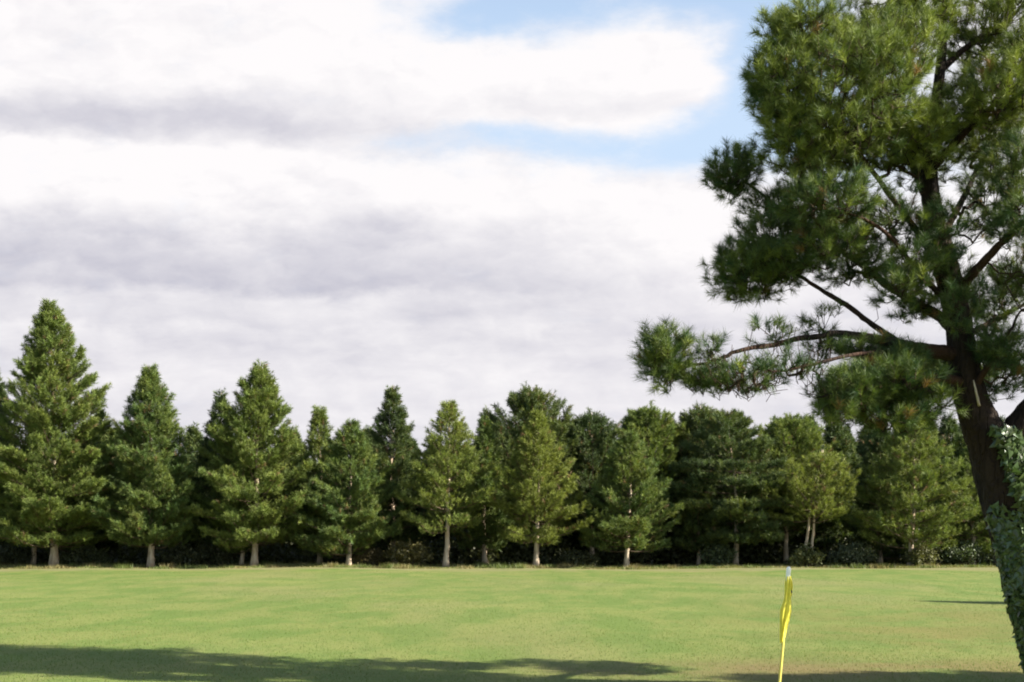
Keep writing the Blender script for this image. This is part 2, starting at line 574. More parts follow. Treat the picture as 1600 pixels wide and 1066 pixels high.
def profile(kind, t):
    t = np.clip(t, 0, 1)
    if kind == 'cone':
        return (1 - t ** 1.42) ** 0.85 * (0.72 + 0.28 * np.clip(t * 5, 0, 1)) + 0.03
    if kind == 'ogive':
        return (1 - t ** 1.6) ** 0.85 * (0.65 + 0.35 * np.clip(t * 4, 0, 1)) + 0.03
    if kind == 'round':
        return np.sqrt(np.clip(1 - ((t - 0.42) / 0.60) ** 2, 0, 1)) * 0.95 + 0.05
    if kind == 'tier':
        return (1 - t ** 2.2) ** 0.6 * (0.7 + 0.3 * np.clip(t * 4, 0, 1)) + 0.05
    return 1 - t


def make_conifer(seed, H, hb, R, kind='cone', dens=1.0, gap=0.12, hue=(0.062, 0.092, 0.026), warm=0.25, lean=(0, 0), stems=((0, 0),),
                 K=20, nl=0.185, nw=0.025, lobes=0.22, updraft=1.0, spacing=None, skew=0.0):
    """returns (trunks, boughs Geo, needle V, tint)"""
    rng = np.random.default_rng(seed)
    hue = np.array(hue)
    trunks, boughs = [], Geo()
    zt = np.linspace(-0.15, H * 0.985, 14)
    wob = np.cumsum(rng.normal(size=(14, 2)) * 0.035, axis=0)
    wob -= wob[1]
    path = np.stack([wob[:, 0] + lean[0] * (np.maximum(zt, 0) / H) ** 1.5, wob[:, 1] + lean[1] * (np.maximum(zt, 0) / H) ** 1.5, zt], -1)
    r0 = 0.0115 * H + 0.045
    for (sx, sy) in stems:
        g = Geo()
        rr = r0 * (1 - zt / H * 0.93) * (1 + 0.55 * np.exp(-np.maximum(zt, 0) * 3.5)) * (0.8 if len(stems) > 1 else 1)
        off = np.stack([sx * np.clip(1.2 - zt / H, 0, 1), sy * np.clip(1.2 - zt / H, 0, 1), zt * 0], -1)
        g.tube(path + off, np.maximum(rr, 0.012), 9, rng, 0.05)
        trunks.append(g)
    axis = lambda z: np.array([np.interp(z, zt, path[:, 0]), np.interp(z, zt, path[:, 1]), z])
    sp0 = spacing or (0.36 if kind != 'tier' else 1.0)
    z, whorls = hb, []
    while z < H - 0.25:
        whorls.append(z)
        t = (z - hb) / (H - hb)
        z += sp0 * (1 - 0.45 * t) * rng.uniform(0.75, 1.25)
    ph1, ph2 = rng.random(2) * 6.28
    P, D = [], []
    for z0 in whorls:
        t = (z0 - hb) / (H - hb)
        nb = rng.integers(5, 8) if kind != 'tier' else rng.integers(6, 9)
        a0 = rng.random() * 6.28
        for k in range(nb):
            if rng.random() < gap:
                continue
            zz = z0 + rng.normal() * 0.10
            a = a0 + k * 2 * np.pi / nb + rng.normal() * 0.25
            L = R * profile(kind, t) * rng.uniform(0.74, 1.10) * (1 + lobes * np.sin(2 * a + ph1 + zz * 0.9) + lobes * np.sin(3 * a + ph2 - zz * 1.7)) * (1 + skew * np.cos(a))
            L = max(L * 1.10, 0.22)
            if kind == 'round':
                e0 = np.radians(5 + 55 * t ** 1.3 + rng.normal() * 9)
                bend = 0.35
            elif kind == 'tier':
                e0 = np.radians(-2 + 40 * t ** 3 + rng.normal() * 4)
                bend = 0.04
            else:
                e0 = np.radians((-8 + 68 * t ** 1.15) * updraft + rng.normal() * 7)
                bend = 0.30 * (1 - 0.5 * t)
            L *= 1.22
            for _ in range(12):                          # no bough reaches out of the crown's outline
                tz = (zz + L * (np.sin(e0) + bend) + 0.12 - hb) / (H - hb)
                if L < 0.25 or (tz < 1.0 and L * np.cos(e0) + 0.08 < R * 1.13 * profile(kind, tz) * rng.uniform(0.80, 1.20)):
                    break
                L *= 0.88
            L = max(L, 0.2)
            out = np.array([np.cos(a), np.sin(a), 0])
            s = np.linspace(0, 1, 5)
            bp = axis(max(zz, hb * 0.9)) + out * (L * np.cos(e0) * s)[:, None] + np.array([0, 0, 1.0]) * (L * np.sin(e0) * s + bend * L * s ** 2.2)[:, None]
            br = max(0.010, 0.018 * L ** 0.8)
            boughs.tube(bp, br * (1.05 - s * 0.85), 4, cap=False)
            m = max(5, int(L * L * 6.0 * dens + L * 10.0 * dens))
            ss = np.sqrt(rng.uniform(0.015 if kind != 'tier' else 0.15, 1.0, m))
            lat = np.array([-np.sin(a), np.cos(a), 0])
            wl = (0.40 * L * (1.05 - ss) + 0.10 + 0.10 * L * (kind == 'tier'))
            lo = rng.uniform(-1, 1, m) * wl
            pos = np.stack([np.interp(ss, s, bp[:, i]) for i in range(3)], -1) + lat * lo[:, None]
            pos[:, 2] += rng.normal(size=m) * (0.07 if kind != 'tier' else 0.09) + 0.05
            dr = unit(out * rng.uniform(0.35, 1.0, (m, 1)) + lat * (np.sign(lo) * rng.uniform(0, 0.6, m))[:, None]
                      + np.array([0, 0, 1.0]) * rng.uniform(0.25, 1.15, (m, 1)) + rng.normal(size=(m, 3)) * 0.18)
            P.append(pos), D.append(dr)
    # short inner shoots that close the crown round the stem
    m = int(520 * dens * (H - hb) / 9.0)
    tz = rng.random(m) ** 1.2
    zz = hb + 0.25 + tz * (H - hb - 0.6)
    a = rng.random(m) * 6.28
    rr = np.minimum(0.95, R * profile(kind, tz) * 0.7) * np.sqrt(rng.uniform(0.08, 1, m))
    out = np.stack([np.cos(a), np.sin(a), np.zeros(m)], -1)
    pos = np.stack([np.interp(zz, zt, path[:, 0]), np.interp(zz, zt, path[:, 1]), zz], -1) + out * rr[:, None]
    P.append(pos), D.append(unit(out + np.array([0, 0, 0.7]) + rng.normal(size=(m, 3)) * 0.3))
    # leading shoots
    m = 26
    zz = H - 0.9 * rng.random(m) ** 1.5
    pos = np.array([axis(q) for q in zz - 0.25]) + rng.normal(size=(m, 3)) * 0.06
    dr = unit(rng.normal(size=(m, 3)) * 0.32 + np.array([0, 0, 1.0]))
    P.append(pos), D.append(dr)
    P, D = np.concatenate(P), np.concatenate(D)
    f = (H - 0.12 - hb) / max(np.percentile(P[:, 2], 99.8) + 0.25 - hb, 0.5)     # keep the crown to its measured height
    if f < 1:
        P[:, 2] = np.where(P[:, 2] > hb, hb + (P[:, 2] - hb) * f, P[:, 2])
        for v in boughs.V:
            v[:, 2] = np.where(v[:, 2] > hb, hb + (v[:, 2] - hb) * f, v[:, 2])
    V = needles(rng, P, D, K, np.full(len(P), 0.30), nl, nw)
    # natural variation: bough to bough and shoot to shoot, with some old straw-coloured shoots
    n1 = np.sin(P[:, 0] * 1.7 + ph1) * np.sin(P[:, 1] * 1.9 + ph2) * np.sin(P[:, 2] * 1.3 + 1)
    w = np.clip(warm + 0.35 * n1 + 0.18 * rng.normal(size=len(P)), 0, 1)[:, None]
    c = hue * (1 - w) + np.array([0.140, 0.160, 0.034]) * w
    old = rng.random(len(P)) < 0.012 + 0.03 * warm
    c[old] = np.array([0.13, 0.085, 0.04])
    c = c * rng.uniform(0.6, 1.5, (len(P), 1))
    tint = np.repeat(c, K * 3, axis=0)
    return trunks, boughs, V, tint


WOOD = 'conifers along the far edge of the lawn'


def plant(name, label, px, Y, top, seed, R, hb=0.9, cat='tree', group=WOOD, leanpx=0, **kw):
    """a tree standing where its trunk meets the ground at photo column px, Y metres away, topping out at photo row top"""
    x = (px - CX) * Y / F_PX
    z = float(ground_z(x, Y))
    H = CAM_H + (HORIZON - top) * Y / F_PX - z
    trunks, boughs, V, tint = make_conifer(seed, H, hb, R, lean=(leanpx * Y / F_PX, 0), **kw)
    o = thing(name, label, cat, (x, Y, z), group)
    n_stem = sum(len(q) for q in trunks[0].Q)
    trunks[0].add(np.concatenate(boughs.V), np.concatenate(boughs.Q))
    n_wood = sum(len(q) for q in trunks[0].Q)
    for i, g in enumerate(trunks):
        t = g.obj('trunk', M_TRUNK, o)
        if i == 0:                                  # the boughs grow out of the stem and carry darker bark
            t.data.materials.append(M_BOUGH)
            ix = np.zeros(len(t.data.polygons), np.int32)
            ix[n_stem:n_wood] = 1
            t.data.polygons.foreach_set('material_index', ix)
    mesh_obj('crown', V, tri_faces(len(V)), M_FAR, o, tint)
    return o


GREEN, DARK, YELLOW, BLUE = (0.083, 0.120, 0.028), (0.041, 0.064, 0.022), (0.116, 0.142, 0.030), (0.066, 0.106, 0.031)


def plant_front():
    plant('conifer', 'tallest conifer in the far row, broad cone at the left end of the lawn', 85, 66, 474, 11, 4.0, hb=1.15, kind='cone', dens=1.25, hue=GREEN, warm=0.30, leanpx=-8)
    plant('conifer', 'slim pointed conifer standing alone between the tallest tree and the broad twin peaked pair', 236, 66, 570, 12, 2.95, hb=1.15, kind='cone', dens=1.3, hue=BLUE, warm=0.28)
    plant('conifer', 'dense tall conifer with blunt rounded tip and a dark narrower tree against its left flank', 398, 66, 568, 13, 3.45, hb=1.25, kind='ogive', dens=1.25, hue=GREEN, warm=0.34)
    plant('conifer', 'dark conifer half hidden behind the left flank of the blunt tipped tall tree', 342, 68.2, 608, 14, 2.0, hb=1.0, kind='cone', dens=1.2, hue=DARK, warm=0.08)
    plant('conifer', 'low rounded bushy conifer with foliage nearly to the ground, third trunk gap from the left', 545, 66, 655, 15, 2.9, hb=0.75, kind='ogive', dens=1.4, hue=BLUE, warm=0.28, leanpx=4)
    plant('conifer', 'thin pale topped conifer peeping over the low rounded bushy one', 500, 68.5, 632, 16, 1.75, hb=1.0, kind='cone', dens=1.0, gap=0.15, hue=GREEN, warm=0.45)
    plant('conifer', 'narrow dark green spire rising behind the gap beside the sparse bare trunked conifer', 617, 69.5, 602, 17, 2.1, hb=1.1, kind='ogive', dens=1.2, hue=DARK, warm=0.15)
    plant('conifer', 'sparse conifer with long bare pale trunk and level brownish lower boughs', 697, 65.8, 622, 18, 2.75, hb=2.1, kind='cone', dens=0.95, gap=0.22, hue=GREEN, warm=0.62, lobes=0.22, updraft=0.8)
    plant('conifer', 'yellow green conifer with bare stout trunk standing before the domed pine', 838, 65.8, 640, 19, 2.6, hb=1.45, kind='cone', dens=1.1, gap=0.12, hue=YELLOW, warm=0.62, lobes=0.18)
    plant('conifer', 'big domed pine, highest crown in the middle of the wood', 832, 72, 604, 20, 3.4, hb=2.5, kind='round', dens=1.0, hue=DARK, warm=0.25)
    plant('conifer', 'small pointed conifer in the gap left of the domed pine', 757, 69.5, 650, 21, 1.7, hb=1.0, kind='cone', dens=1.2, hue=BLUE, warm=0.30)
    plant('conifer', 'mid green bushy conifer with short pale trunk, right of the yellow green one', 979, 66, 672, 22, 2.7, hb=1.0, kind='ogive', dens=1.1, gap=0.12, hue=BLUE, warm=0.35)
    plant('conifer', 'dark flat topped pine filling the dip right of the domed pine', 925, 71, 641, 23, 2.3, hb=2.0, kind='round', dens=1.0, hue=DARK, warm=0.12)
    plant('conifer', 'rounded pine top level with its neighbours, above the bushy short trunked conifer', 1012, 72, 633, 24, 2.5, hb=2.2, kind='round', dens=1.05, hue=GREEN, warm=0.25)
    plant('conifer', 'tufted pine with jagged top just below the tip of the near pine bough', 1092, 72.5, 630, 25, 2.7, hb=2.2, kind='round', dens=1.0, hue=DARK, warm=0.3)
    plant('conifer', 'dark tiered pine with flat spreading layers and shadowed undersides', 1150, 67.5, 640, 26, 3.1, hb=1.3, kind='tier', dens=1.9, gap=0.05, spacing=0.75, hue=DARK, warm=0.15, leanpx=-12)
    plant('conifer', 'small dim conifer under the left side of the tiered pine', 1092, 68, 745, 27, 1.8, hb=0.9, kind='ogive', dens=1.0, hue=DARK, warm=0.2)
    plant('conifer', 'wide rounded pine behind the flagstick with rusty patches in its crown', 1228, 70, 645, 28, 2.7, hb=2.0, kind='round', dens=1.0, hue=GREEN, warm=0.38)
    plant('conifer', 'twin trunked pine with an open golden green fan of foliage', 1262, 65.8, 700, 29, 2.55, hb=2.5, kind='round', dens=0.85, gap=0.14, hue=YELLOW, warm=0.7, stems=((-0.16, 0.0), (0.17, 0.05)), leanpx=22, skew=0.15)
    plant('conifer', 'dark slender conifer in shade between the twin trunked pine and the wide drooping one', 1375, 69, 650, 30, 2.0, hb=0.5, kind='ogive', dens=1.1, hue=DARK, warm=0.05)
    plant('conifer', 'wide drooping conifer with thin pale trunk, next to the near pine trunk', 1423, 66, 640, 31, 3.4, hb=1.0, kind='ogive', dens=0.9, gap=0.18, hue=GREEN, warm=0.5, updraft=0.7)
    plant('conifer', 'bushy conifer partly hidden by the near pine trunk', 1520, 67.5, 690, 32, 2.4, hb=0.8, kind='ogive', dens=1.0, hue=GREEN, warm=0.3)
    plant('conifer', 'dark conifer cut by the left edge of the view', -14, 68.5, 560, 33, 2.4, hb=0.9, kind='cone', dens=1.1, hue=DARK, warm=0.1)
    plant('conifer', 'slight second conifer trunk left of the tallest tree, under its boughs', 53, 67.2, 660, 34, 1.9, hb=1.3, kind='ogive', dens=1.0, hue=GREEN, warm=0.2)
    plant('conifer', 'thin trunk close against the left side of the blunt tipped tall tree', 378, 67.0, 690, 35, 1.7, hb=1.5, kind='ogive', dens=1.0, hue=GREEN, warm=0.2)
    # beyond the frame on both sides, so that the row goes on
    plant('conifer', 'tall conifer continuing the row past the left end', -105, 67, 600, 36, 2.8, hb=1.0, kind='cone', dens=0.9, hue=GREEN, warm=0.2)
    plant('conifer', 'rounded conifer continuing the row past the near pine', 1640, 67, 680, 37, 2.6, hb=1.0, kind='ogive', dens=0.9, hue=GREEN, warm=0.2)
    plant('conifer', 'pointed conifer continuing the row far past the near pine', 1745, 67, 650, 38, 2.6, hb=1.0, kind='cone', dens=0.9, hue=DARK, warm=0.2)


plant_front()


def copy_tree(o, loc, rz, sc, label):
    c = o.copy()
    COL.objects.link(c)
    c.location, c.rotation_euler, c.scale = loc, (0, 0, rz), (sc[0], sc[0], sc[1])
    c['label'] = label
    for ch in o.children:
        d = ch.copy()
        COL.objects.link(d)
        d.parent = c
    return c


def plant_back():
    """the darker second and third rows that close the wood"""
    rng = random.Random(8)
    lab = 'dim conifer deep in the wood behind the front row, seen only in gaps'
    grp = 'conifers deep in the wood'
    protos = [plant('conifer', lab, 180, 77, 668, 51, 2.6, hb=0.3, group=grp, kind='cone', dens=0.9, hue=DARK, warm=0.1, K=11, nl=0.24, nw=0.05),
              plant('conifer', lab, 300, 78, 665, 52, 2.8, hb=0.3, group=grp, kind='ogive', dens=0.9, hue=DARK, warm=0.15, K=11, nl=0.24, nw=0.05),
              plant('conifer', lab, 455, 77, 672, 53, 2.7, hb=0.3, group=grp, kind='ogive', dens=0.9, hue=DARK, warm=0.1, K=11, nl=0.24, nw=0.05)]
    h0 = [CAM_H + (HORIZON - t) * Y / F_PX for t, Y in ((668, 77), (665, 78), (672, 77))]
    for row, (Y0, step) in enumerate(((75.0, 58), (80.5, 52))):
        px = -170
        while px < 1760:
            px += step * rng.uniform(0.8, 1.2)
            Y = Y0 + rng.uniform(-1.5, 1.5)
            if px < 560:
                top = rng.uniform(695, 725)
            elif px < 740:
                top = rng.uniform(682, 705)
            else:
                top = rng.uniform(642, 672)
            if 150 < px < 215 or 560 < px < 585:
                top = 668
            k = rng.randrange(3)
            x = (px - CX) * Y / F_PX
            H = CAM_H + (HORIZON - top) * Y / F_PX
            s = H / h0[k]
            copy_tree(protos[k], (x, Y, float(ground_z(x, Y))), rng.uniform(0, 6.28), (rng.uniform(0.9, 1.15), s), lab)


plant_back()


# ------------------------------------------------------------------ shrubs and undergrowth

def leaf_cards(rng, P, size, up=0.3):
    """small pointed leaves (two triangles folded) at P"""
    n = len(P)
    d = unit(rng.normal(size=(n, 3)) + np.array([0, 0, up]))
    s = unit(np.cross(d, rng.normal(size=(n, 3))))
    L = size * (0.6 + 0.8 * rng.random((n, 1)))
    nrm = np.cross(d, s)
    V = np.stack([P, P + d * L * 0.5 + s * L * 0.32 + nrm * L * 0.08, P + d * L, P + d * L * 0.5 - s * L * 0.32 + nrm * L * 0.08], 1).reshape(-1, 3)
    i = np.arange(n)[:, None] * 4
    T = np.concatenate([i + np.array([[0, 1, 2]]), i + np.array([[0, 2, 3]])])
    return V, T


def shrub(label, px, Y, w, h, seed, hue, n=2600, size=0.13):
    rng = np.random.default_rng(seed)
    x = (px - CX) * Y / F_PX
    o = thing('shrub', label, 'shrub', (x, Y, float(ground_z(x, Y))), 'shrubs at the foot of the wood')
    g = Geo()
    tips = []
    for k in range(26):
        a = rng.random() * 6.28
        rr = np.sqrt(rng.random())
        tip = np.array([np.cos(a) * rr * w, np.sin(a) * rr * w * 0.7, h * (1 - 0.55 * rr ** 2) * rng.uniform(0.7, 1.02)])
        mid = tip * np.array([0.5, 0.5, 0.45]) + rng.normal(size=3) * 0.05
        g.tube(smooth_path([[tip[0] * 0.1, tip[1] * 0.1, -0.03], mid, tip], 3), np.linspace(0.022, 0.006, 7), 4, cap=False)
        tips.append(tip)
    g.obj('stems', M_BOUGH, o)
    tips = np.array(tips)
    k = rng.integers(0, len(tips), n)
    P = tips[k] * (1 - 0.55 * rng.random((n, 1)) ** 2) + rng.normal(size=(n, 3)) * np.array([0.16, 0.16, 0.13]) * min(1.0, w)
    P[:, 2] = np.abs(P[:, 2]) + 0.02
    V, T = leaf_cards(rng, P, size)
    c = np.array(hue) * rng.uniform(0.7, 1.35, (n, 1))
    mesh_obj('foliage', V, [T], M_LEAF, o, np.repeat(c, 4, axis=0))
    return o


shrub('low dark mounded shrub between the slim conifer and the blunt tipped tall tree', 305, 66.8, 2.1, 1.15, 61, (0.040, 0.046, 0.020), 4200)
shrub('brownish green shrub left of the sparse conifer with bare trunk', 640, 66.4, 1.25, 1.50, 62, (0.105, 0.095, 0.035), 3400)
shrub('small rounded light green shrub right behind the flagstick top', 1262, 65.2, 0.85, 1.0, 63, (0.085, 0.095, 0.032), 2400)
shrub('grey green leafy shrub right of the small rounded light one', 1335, 66.2, 1.3, 1.25, 64, (0.070, 0.085, 0.045), 3400)
shrub('dull brown scrubby shrub at the foot of the low rounded bushy conifer', 575, 66.9, 1.1, 0.95, 65, (0.085, 0.070, 0.032), 2200)
shrub('dark shrub at the left edge under the tallest conifer', 8, 67.0, 1.5, 1.2, 66, (0.036, 0.044, 0.020), 2800)
shrub('leafy green shrub below the tiered pine', 1125, 66.4, 1.0, 1.15, 67, (0.060, 0.080, 0.035), 2400)
shrub('thin yellowish shrub below the wide drooping conifer', 1440, 65.6, 0.8, 1.1, 68, (0.085, 0.090, 0.032), 1700)
shrub('leafy dark green shrub beside the near pine trunk, under the bushy conifer', 1510, 66.3, 1.3, 1.3, 69, (0.055, 0.075, 0.035), 3000)
shrub('small pale scrub beside the trunk of the yellow green conifer', 905, 66.6, 1.0, 0.8, 70, (0.050, 0.056, 0.024), 1800)
shrub('low shrub under the left boughs of the tallest conifer, near its trunk', 130, 66.9, 1.3, 0.9, 71, (0.050, 0.062, 0.026), 2200)


def build_undergrowth():
    rng = np.random.default_rng(77)
    n = 60000
    X = (rng.random(n) - 0.5) * 72
    Y = 69.5 + 7 * rng.random(n)
    top = 1.3 + 0.6 * np.sin(X * 0.8 + 1) * np.sin(X * 0.31) + 0.35 * np.sin(X * 2.3 + Y)
    Z = top * rng.random(n) ** 0.7 * np.clip((Y - 69) / 1.5, 0.4, 1)
    V, T = leaf_cards(rng, np.stack([X, Y, Z], -1), 0.24)
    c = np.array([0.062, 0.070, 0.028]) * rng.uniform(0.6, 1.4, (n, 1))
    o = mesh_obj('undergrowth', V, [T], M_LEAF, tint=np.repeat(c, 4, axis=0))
    o['kind'] = 'stuff'
    o['label'] = 'dark tangled undergrowth between the trunks of the wood'


build_undergrowth()

# ------------------------------------------------------------------ the near pine

NEAR = 13.4
MPP = NEAR / F_PX                                   # metres per photo pixel at the near pine

TRUNK = [(1676, 1105, 118), (1667, 1082, 108), (1660, 1062, 102), (1650, 1035, 98), (1628, 960, 92), (1598, 850, 88), (1568, 760, 78), (1546, 695, 66), (1523, 640, 53), (1507, 580, 46), (1497, 500, 40),
         (1479, 420, 38), (1462, 350, 31), (1452, 280, 26), (1458, 200, 20), (1470, 100, 15), (1476, 0, 11), (1482, -110, 7), (1486, -200, 3)]
LIMBS = [  # (photo column, photo row, thickness in photo px, metres nearer (-) or farther (+) than the trunk)
    [(1558, 735, 58, 0), (1580, 690, 52, -.05), (1606, 648, 46, -.1), (1655, 595, 38, -.2), (1710, 505, 30, -.3), (1745, 390, 24, -.3), (1765, 240, 17, -.2), (1780, 80, 10, 0), (1785, -60, 4, .1)],
    [(1500, 555, 26, 0), (1450, 547, 21, -.2), (1400, 538, 18, -.35), (1320, 524, 12, -.5), (1260, 528, 9, -.6), (1200, 536, 8, -.7), (1130, 547, 6, -.8), (1085, 560, 5, -.8), (1035, 552, 3, -.8)],
    [(1412, 540, 12, -.33), (1370, 512, 9, -.2), (1325, 478, 8, 0), (1270, 445, 6, .2), (1215, 420, 6, .3), (1150, 415, 3, .4)],
    [(1500, 525, 20, 0), (1470, 497, 17, .3), (1430, 474, 14, .7), (1390, 450, 12, 1.0), (1330, 400, 9, 1.2), (1250, 345, 6, 1.3), (1150, 275, 3, 1.2)],
    [(1510, 600, 17, 0), (1465, 590, 14, -.5), (1400, 602, 10, -.9), (1330, 612, 6, -1.2), (1285, 625, 3, -1.2)],
    [(1430, 546, 8, -.3), (1340, 553, 6, -.9), (1260, 575, 5, -1.2), (1200, 588, 3, -1.4), (1150, 580, 2, -1.4)],
    [(1484, 440, 17, 0), (1440, 370, 11, -.15), (1392, 300, 8, -.3), (1340, 225, 7, -.6), (1275, 150, 6, -1.0), (1230, 70, 3, -1.2)],
    [(1460, 340, 16, 0), (1425, 255, 12, .6), (1385, 165, 9, 1.0), (1335, 85, 6, 1.2), (1300, 20, 3, 1.2)],
    [(1492, 465, 17, 0), (1530, 415, 14, -.5), (1572, 372, 11, -.8), (1625, 320, 8, -1.0), (1650, 240, 4, -1.1)],
    [(1454, 265, 15, 0), (1510, 205, 11, -.4), (1565, 150, 8, -.8), (1600, 70, 4, -1.0)],
    [(1470, 110, 11, 0), (1525, 60, 8, .3), (1585, 20, 5, .5), (1620, -40, 3, .5)],
    [(1468, 380, 13, 0), (1500, 320, 10, .8), (1532, 255, 7, 1.3), (1565, 200, 3, 1.6)],
    [(1500, 530, 13, 0), (1545, 505, 9, .7), (1590, 478, 6, 1.3), (1640, 450, 3, 1.6)],
    [(1515, 620, 13, 0), (1545, 570, 9, -.4), (1575, 535, 6, -.7), (1600, 490, 3, -.9)],
    [(1476, 40, 9, 0), (1430, 0, 7, -.4), (1390, -50, 5, -.8), (1360, -110, 3, -1.0)],
    [(1490, 480, 12, 0), (1440, 430, 8, -.5), (1390, 370, 6, -.9), (1330, 335, 4, -1.0), (1270, 325, 3, -1.1)],
    [(1720, 480, 14, -.3), (1790, 400, 10, -.8), (1850, 340, 6, -1.2), (1890, 280, 3, -1.4)],
]
LIMBS.append([(1720, 480, 16, -.3), (1800, 450, 14, -.7), (1890, 410, 10, -1.0), (1980, 340, 6, -1.3), (2030, 300, 3, -1.3)])  # unseen limb added to carry the shading clumps
LIMBS.append([(1628, 628, 30, -.12), (1690, 603, 18, .4), (1770, 592, 12, .9), (1860, 560, 5, 1.0)])
CLUMPS = [  # (photo column, row, half width, half height in photo px, metres nearer/farther, half depth in m, shoots)
    (1320, 150, 130, 105, -1.2, .90, 520), (1225, 130, 55, 75, -1.3, .55, 130), (1260, 45, 60, 45, -1.2, .5, 120), (1395, 90, 75, 80, -.9, .8, 230),
    (1330, 70, 90, 55, 1.0, .8, 200), (1250, 215, 70, 60, -1.0, .7, 190), (1380, 215, 95, 50, .6, .9, 240), (1425, 20, 70, 50, -.3, .7, 130),
    (1540, 50, 80, 55, .2, .9, 200), (1565, 150, 85, 60, -.9, .8, 260), (1620, 100, 80, 80, -.5, .9, 200), (1530, 215, 60, 40, 1.2, .7, 130),
    (1145, 272, 46, 45, 1.1, .5, 150), (1205, 320, 55, 32, 1.1, .6, 80), (1235, 365, 105, 38, .8, .8, 230), (1165, 425, 66, 54, .35, .6, 260), (1225, 420, 50, 40, .2, .6, 110),
    (1295, 312, 85, 44, -1.1, .7, 200), (1400, 345, 70, 48, -.5, .7, 100), (1335, 405, 75, 42, .9, .7, 130), (1420, 420, 50, 40, -.6, .6, 70),
    (1290, 265, 70, 45, 0.2, .8, 130), (1440, 250, 60, 50, .5, .8, 90),
    (1040, 558, 46, 58, -.8, .40, 165), (1085, 590, 34, 26, -.8, .35, 30), (1110, 545, 30, 24, -.8, .35, 18), (1165, 585, 55, 34, -1.2, .5, 34), (1205, 520, 50, 30, -.7, .4, 22), (1280, 500, 40, 28, -.2, .4, 18),
    (1385, 595, 85, 42, -.7, .7, 220), (1325, 608, 52, 40, -1.1, .5, 130), (1350, 545, 50, 22, -.4, .5, 50), (1300, 645, 30, 28, -1.2, .4, 40), (1440, 640, 60, 45, -.6, .6, 60), (1390, 655, 60, 25, -.9, .5, 40),
    (1545, 310, 48, 70, .9, .7, 130), (1585, 250, 50, 60, -.8, .7, 120), (1590, 330, 40, 50, -1.0, .6, 90), (1555, 470, 45, 55, .9, .6, 100), (1560, 540, 48, 40, -.5, .5, 90), (1590, 440, 40, 40, 1.2, .6, 60),
    (1530, 600, 40, 30, .4, .5, 35), (1630, 400, 60, 90, -.6, .9, 120), (1500, 170, 50, 60, .3, .8, 100), (1475, 430, 45, 60, .3, .8, 50),
    (1440, 215, 55, 60, -.7, .6, 110), (1400, 445, 50, 34, -.7, .5, 50), (1570, 590, 45, 40, -.2, .5, 40), (1290, 385, 70, 36, -.5, .6, 90),
    (1485, 592, 60, 40, 1.3, .6, 150), (1440, 588, 60, 36, 1.5, .6, 130), (1545, 572, 50, 40, 1.2, .6, 110), (1400, 560, 60, 30, -.3, .5, 90),
    (1890, 410, 110, 80, -1.0, .9, 260), (1985, 320, 110, 85, -1.3, .9, 240), (1890, 290, 100, 90, -1.1, .9, 200),  # unseen clumps added to shade the trunk and lower foliage
    (1655, 570, 50, 45, 1.6, .6, 130), (1740, 590, 70, 45, 1.3, .7, 200), (1820, 570, 80, 50, .9, .8, 200), (1880, 520, 70, 60, .6, .8, 150),
    (1330, 625, 70, 40, -.6, .5, 120), (1400, 640, 75, 42, -.3, .6, 140), (1150, 600, 60, 26, -.9, .4, 40), (1110, 590, 40, 24, -.8, .4, 34), (1225, 575, 50, 26, -1.0, .4, 28), (1290, 545, 45, 24, -.5, .4, 30),
    (1465, 370, 40, 60, -.6, .5, 70), (1500, 470, 40, 50, -.7, .5, 60), (1430, 480, 45, 30, .6, .5, 50),
    (1790, 370, 90, 75, -1.4, .8, 240),  # another unseen clump, put in to deepen shade on the lower foliage
    (1195, 125, 36, 55, -1.1, .5, 80), (1215, 50, 36, 36, -1.1, .4, 55),
    # above and beyond the frame
    (1400, -60, 110, 70, -.6, .9, 180), (1500, -120, 120, 80, .2, 1.0, 200), (1600, -60, 110, 80, .3, 1.0, 180), (1720, 60, 120, 120, 0, 1.1, 240), (1780, -60, 110, 90, .1, 1.1, 180),
    (1760, 240, 110, 110, -.1, 1.1, 220), (1720, 400, 80, 70, .2, .9, 110), (1840, 330, 90, 80, -1.0, .9, 150), (1500, -210, 70, 50, 0, .7, 90),
]


BARE = [(1150, 572, 85, 40, -1.0, .4, 70), (1235, 560, 75, 50, -.9, .4, 70), 
        (1500, 350, 40, 60, .8, .5, 27), (1570, 400, 40, 50, -.8, .5, 22), (1180, 600, 70, 30, -1.2, .4, 60), (1290, 600, 60, 30, -1.0, .4, 60)]   # dead leafless twigs


def px_path(rows):
    out = []
    for r in rows:
        dy = r[3] if len(r) > 3 else 0
        Y = NEAR + (dy if dy > 0 else dy * 0.75)
        out.append([*W(r[0], r[1], Y), r[2] * 0.5 * Y / F_PX])
    return np.array(out)


